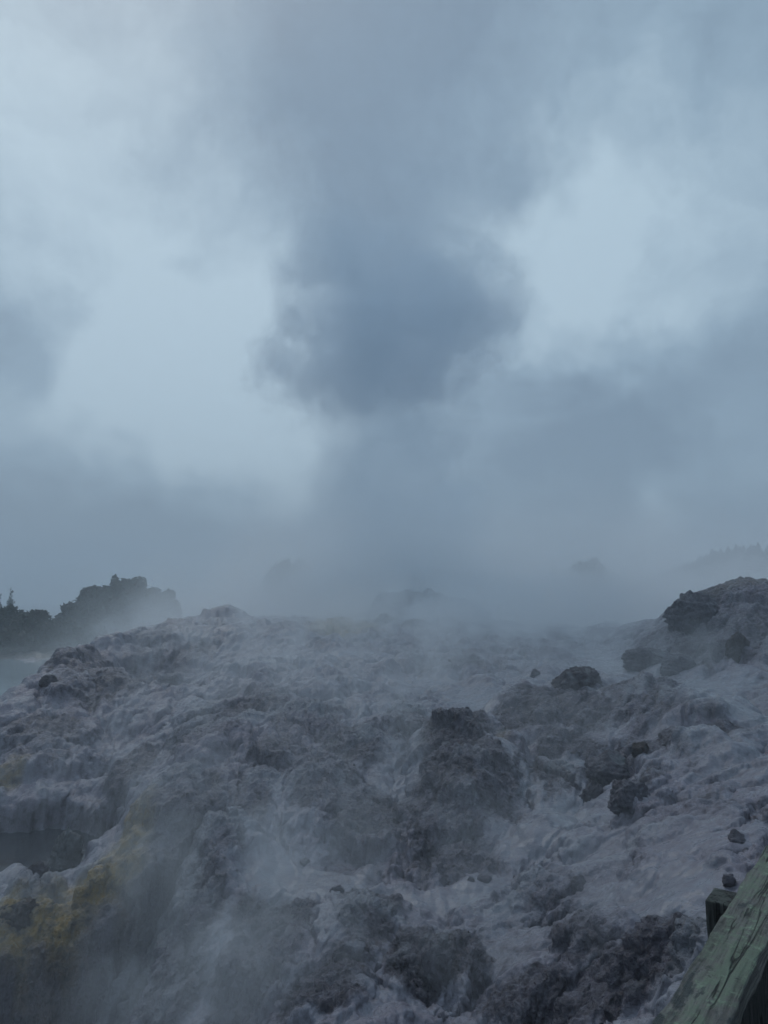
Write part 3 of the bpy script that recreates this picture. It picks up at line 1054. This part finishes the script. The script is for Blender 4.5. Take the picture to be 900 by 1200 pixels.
prof = [(row_z(r), px_x(c), h / F * PY) for r, c, h, d in COLUMN]
vs, fs = [], []
NS = 24
for k, (z, c, rad) in enumerate(prof):
    for i in range(NS):
        a = 2 * math.pi * i / NS
        vs.append((c + math.cos(a) * (rad * 1.05 + 5), PY + 4 + math.sin(a) * (rad * 1.05 + 5), z - (1.5 if k == 0 else 0)))
for k in range(len(prof) - 1):
    for i in range(NS):
        fs.append([k * NS + i, k * NS + (i + 1) % NS, (k + 1) * NS + (i + 1) % NS, (k + 1) * NS + i])
fs += [list(range(NS))[::-1], [(len(prof) - 1) * NS + i for i in range(NS)]]
plume = mesh_obj('steam_column', vs, fs, steam_material('geyser_steam', column_density, (.86, .92, .975), .22))
tag(plume, 'tall billowing column of grey steam rising from the geyser vent', 'steam', kind='stuff')


def slab(x0, x1, y0, y1, zfun_lo, zfun_hi, nx=36, ny=44):
    xs, ys = np.linspace(x0, x1, nx), np.linspace(y0, y1, ny)
    XX, YY = np.meshgrid(xs, ys)
    lo, hi = zfun_lo(XX.ravel(), YY.ravel()), zfun_hi(XX.ravel(), YY.ravel())
    n = nx * ny
    v = np.concatenate([np.stack([XX.ravel(), YY.ravel(), lo], 1), np.stack([XX.ravel(), YY.ravel(), hi], 1)])
    I = np.arange(n).reshape(ny, nx)
    f = []
    for a in range(ny - 1):
        for c in range(nx - 1):
            q = [I[a, c], I[a, c + 1], I[a + 1, c + 1], I[a + 1, c]]
            f.append([int(t) for t in q[::-1]])
            f.append([int(t) + n for t in q])
    rim = list(I[0, :]) + list(I[1:, -1]) + list(I[-1, -2::-1]) + list(I[-2:0:-1, 0])
    for a in range(len(rim)):
        p, q = int(rim[a]), int(rim[(a + 1) % len(rim)])
        f.append([p, q, q + n, p + n])
    return v, f


# steam drifting low over the face of the terrace
yc = np.linspace(6, 47, 15)
zc = [float(np.median(base_z(np.linspace(-.2, .12, 9) * y_, np.full(9, y_)))) for y_ in yc]
GS = [  # px, py, radius m, density
    (270, 1120, 2.2, 0.077), (330, 1190, 2.2, 0.055), (230, 1040, 2.0, 0.039), (300, 960, 2.2, 0.030), (380, 840, 3.5, 0.028), (300, 790, 4, 0.038), (170, 890, 2.5, 0.025), (200, 960, 2.0, 0.028),
    (430, 780, 5, 0.043), (560, 800, 3.0, 0.043), (450, 1000, 2.0, 0.028), (600, 760, 6, 0.043), (700, 870, 1.6, 0.022), (480, 1060, 1.6, 0.028), (760, 880, 1.5, 0.017), (440, 900, 2.0, 0.033), (650, 1120, 1.5, 0.017), (820, 790, 2.5, 0.025), (330, 728, 8, 0.066), (450, 728, 8, 0.093), (560, 735, 8, 0.093), (650, 740, 7, 0.075), (220, 735, 5, 0.043),
]


def low_density(b, pos):
    w = b.noise(pos, .45, 2, .5).outputs['Color']
    p = b.vm('ADD', pos, b.vm('MULTIPLY', b.vm('SUBTRACT', w, (.5, .5, .5)), (3., 3., 1.6)))
    x, y, z = b.n('SeparateXYZ', [p]).outputs
    gz = curve_node(b, y, 6, 47, list(zip(yc, zc)), 0, 6)
    gz = b.math('ADD', gz, b.math('MULTIPLY', x, .04))
    hgt = b.math('SUBTRACT', z, gz)
    fall = b.maprange(hgt, .3, 3.0, 1, 0)
    edge = b.math('MULTIPLY', b.maprange(y, 6.5, 9, 0, 1), b.maprange(y, 46.5, 42, 0, 1))
    tot = b.maprange(x, -8.5, -4.5, .010, .028)
    for px, py, r, d in GS:
        q = hit(px, py)
        dd = b.vm('DISTANCE', p, (q[0], q[1], q[2] + .4), out=1)
        tot = b.math('ADD', tot, b.maprange(dd, r * 1.35, r * .2, 0, d))
    n = b.noise(b.vm('MULTIPLY', pos, (1., .8, .75)), .8, 3, .62, .4).outputs['Fac']
    return b.math('MULTIPLY', b.math('MULTIPLY', b.math('MULTIPLY', tot, fall), edge), b.maprange(n, .40, .63, .12, 2.2))


v, f = slab(-18, 13, 6.5, 47, lambda x, y: base_z(x, y) - 1.2, lambda x, y: base_z(x, y) + 3.2)
low = mesh_obj('low_steam', v, f, steam_material('drifting_steam', low_density, (.955, .97, .985), .16))
tag(low, 'thin white steam drifting low over the face of the terrace', 'steam', kind='stuff')


# the bank of steam behind the crest
def bank_density(b, pos):
    w = b.noise(pos, .10, 2, .5).outputs['Color']
    p = b.vm('ADD', pos, b.vm('MULTIPLY', b.vm('SUBTRACT', w, (.5, .5, .5)), (9., 9., 6.)))
    x, y, z = b.n('SeparateXYZ', [p]).outputs
    top = curve_node(b, x, -34, 40, [(-34, 5.2), (-22, 5.5), (-15, 7.5), (-8, 10.5), (0, 12.5), (8, 11.5), (18, 11), (26, 10), (34, 9), (40, 8)], 0, 20)
    fz = b.maprange(b.math('SUBTRACT', z, top), 2.5, -5.5, 0, 1)
    fx = b.math('MULTIPLY', b.maprange(x, -24, -11, .05, 1), b.maprange(x, 38, 24, 0, 1))
    fy = b.math('MULTIPLY', b.maprange(y, 33, 44, 0, 1), b.maprange(y, 67, 60, 0, 1))
    n = b.noise(pos, .22, 3, .6).outputs['Fac']
    return b.math('MULTIPLY', b.math('MULTIPLY', b.math('MULTIPLY', fx, fy), fz), b.maprange(n, .32, .68, .03, .18))


v, f = slab(-32, 40, 31, 68, lambda x, y: base_z(x, y) - 1.5, lambda x, y: np.full_like(x, 17.), 20, 14)
bank = mesh_obj('steam_bank', v, f, steam_material('vent_steam', bank_density, (.97, .985, .995), .14))
tag(bank, 'broad pale bank of steam hiding the vents behind the terrace crest', 'steam', kind='stuff')

# the damp air
m, nt, out = new_mat('damp_air')
b = NB(nt)
nt.links.new(b.n('VolumePrincipled', {'Color': (.86, .93, .99, 1), 'Density': .0026}).outputs[0], out.inputs['Volume'])
bm = bmesh.new()
bmesh.ops.create_cube(bm, size=1)
bmesh.ops.scale(bm, vec=(3200, 3200, 90), verts=bm.verts)
bmesh.ops.translate(bm, vec=(0, 0, 19.), verts=bm.verts)
me = bpy.data.meshes.new('haze')
bm.to_mesh(me)
me.materials.append(m)
hz = bpy.data.objects.new('haze', me)
col.objects.link(hz)
tag(hz, 'blue-grey damp haze filling the air over the valley', 'haze', kind='stuff')
# ------------------------------------------------------------------ world, sun, render settings
SUN_EL, SUN_AZ = R(52), R(335)
w = bpy.data.worlds.new('World')
sc.world = w
w.use_nodes = True
nt = w.node_tree
nt.nodes.clear()
b = NB(nt)
out = nt.nodes.new('ShaderNodeOutputWorld')
sky = nt.nodes.new('ShaderNodeTexSky')
sky.sky_type = 'NISHITA'
sky.sun_disc = False
sky.sun_elevation = SUN_EL
sky.sun_rotation = SUN_AZ
sky.dust_density = 2.
d0 = b.n('TexCoord').outputs['Generated']
# overcast: cloud light and dark in patches over the directions of the sky
wn = b.noise(d0, 2.8, 6, .6).outputs['Color']
d1 = b.vm('NORMALIZE', b.vm('ADD', d0, b.vm('MULTIPLY', b.vm('SUBTRACT', wn, (.5, .5, .5)), (.5, .5, .5))))


def skydir(px, py):
    d = ray(px, py)
    d /= np.linalg.norm(d)
    return tuple(float(t) for t in d)


# px, py, radius in pixels, amount (bright cloud + / dark cloud -)
PATCH = [(110, 300, 280, .55), (240, 430, 170, .6), (60, 60, 260, .25), (690, 330, 190, .6), (800, 210, 220, .35), (640, 280, 120, .3), (330, 500, 60, .3), (770, 612, 60, .5),
         (120, 600, 230, -.32), (300, 590, 120, -.25), (20, 340, 70, -.35), (700, 500, 150, -.36), (840, 470, 130, -.40), (600, 560, 140, -.18), (860, 600, 110, -.15), (430, 30, 280, -.38), (850, 60, 160, -.1), (560, 170, 160, -.3), (0, 700, 200, -.2)]
tot = .40
for px, py, rad, amt in PATCH:
    c = b.vm('DISTANCE', d1, skydir(px, py), out=1)
    tot = b.math('ADD', tot, b.maprange(c, rad / F * 1.25, rad / F * .15, 0, amt))
pl = b.n('SeparateXYZ', [d0]).outputs
k = b.math('DIVIDE', 1., b.math('ADD', b.math('MAXIMUM', pl[2], 0.), .22))
cp = b.n('CombineXYZ', [b.math('MULTIPLY', pl[0], k), b.math('MULTIPLY', pl[1], k), 0.]).outputs[0]
f1 = b.noise(cp, 1.3, 7, .6, .4).outputs['Fac']
tot = b.math('ADD', tot, b.math('MULTIPLY', b.math('SUBTRACT', f1, .5), 1.3))
f2 = b.noise(d1, 5.5, 6, .62, .3).outputs['Fac']
tot = b.math('ADD', tot, b.math('MULTIPLY', b.math('SUBTRACT', f2, .5), 1.1))
tot = b.math('MULTIPLY', tot, .84)
ramp = nt.nodes.new('ShaderNodeValToRGB')
nt.links.new(tot, ramp.inputs[0])
cr = ramp.color_ramp
cr.elements[0].position = 0.
cr.elements[0].color = (.142, .208, .278, 1)
cr.elements[1].position = 1.
cr.elements[1].color = (.42, .545, .63, 1)
e = cr.elements.new(.46)
e.color = (.242, .342, .428, 1)
cloud = b.mix(1., ramp.outputs[0], (10., 10., 10.), 'MULTIPLY')
both = b.mix(.90, sky.outputs[0], cloud)
# the overcast is brightest overhead
zen = b.maprange(b.n('SeparateXYZ', [d0]).outputs[2], .74, .95, 1., 1.9)
both = b.mix(1., both, b.n('CombineXYZ', [zen, zen, zen]).outputs[0], 'MULTIPLY')
bg = b.n('Background', {'Color': both, 'Strength': .1})
nt.links.new(bg.outputs[0], out.inputs[0])

sun = bpy.data.lights.new('sun', 'SUN')
sun.energy = .5
sun.angle = R(30)
sun.color = (1, .96, .90)
so = bpy.data.objects.new('sun', sun)
so.rotation_euler = (math.pi / 2 - SUN_EL, 0, math.pi - SUN_AZ)
so.location = (0, 0, 60)
col.objects.link(so)

sc.view_settings.view_transform = 'Standard'
sc.view_settings.look = 'None'
sc.view_settings.gamma = 1
sc.view_settings.use_curve_mapping = False
sc.view_settings.exposure = .29
sc.cycles.use_denoising = True
sc.cycles.denoising_prefilter = 'ACCURATE'
sc.cycles.max_bounces = 10
sc.cycles.diffuse_bounces = 2
sc.cycles.volume_bounces = 2
sc.cycles.transparent_max_bounces = 16
sc.cycles.use_adaptive_sampling = True
sc.cycles.adaptive_threshold = .02
sc.cycles.volume_bounces = 6
sc.cycles.volume_step_rate = 5.
sc.cycles.adaptive_threshold = .025
sc.cycles.adaptive_min_samples = 40
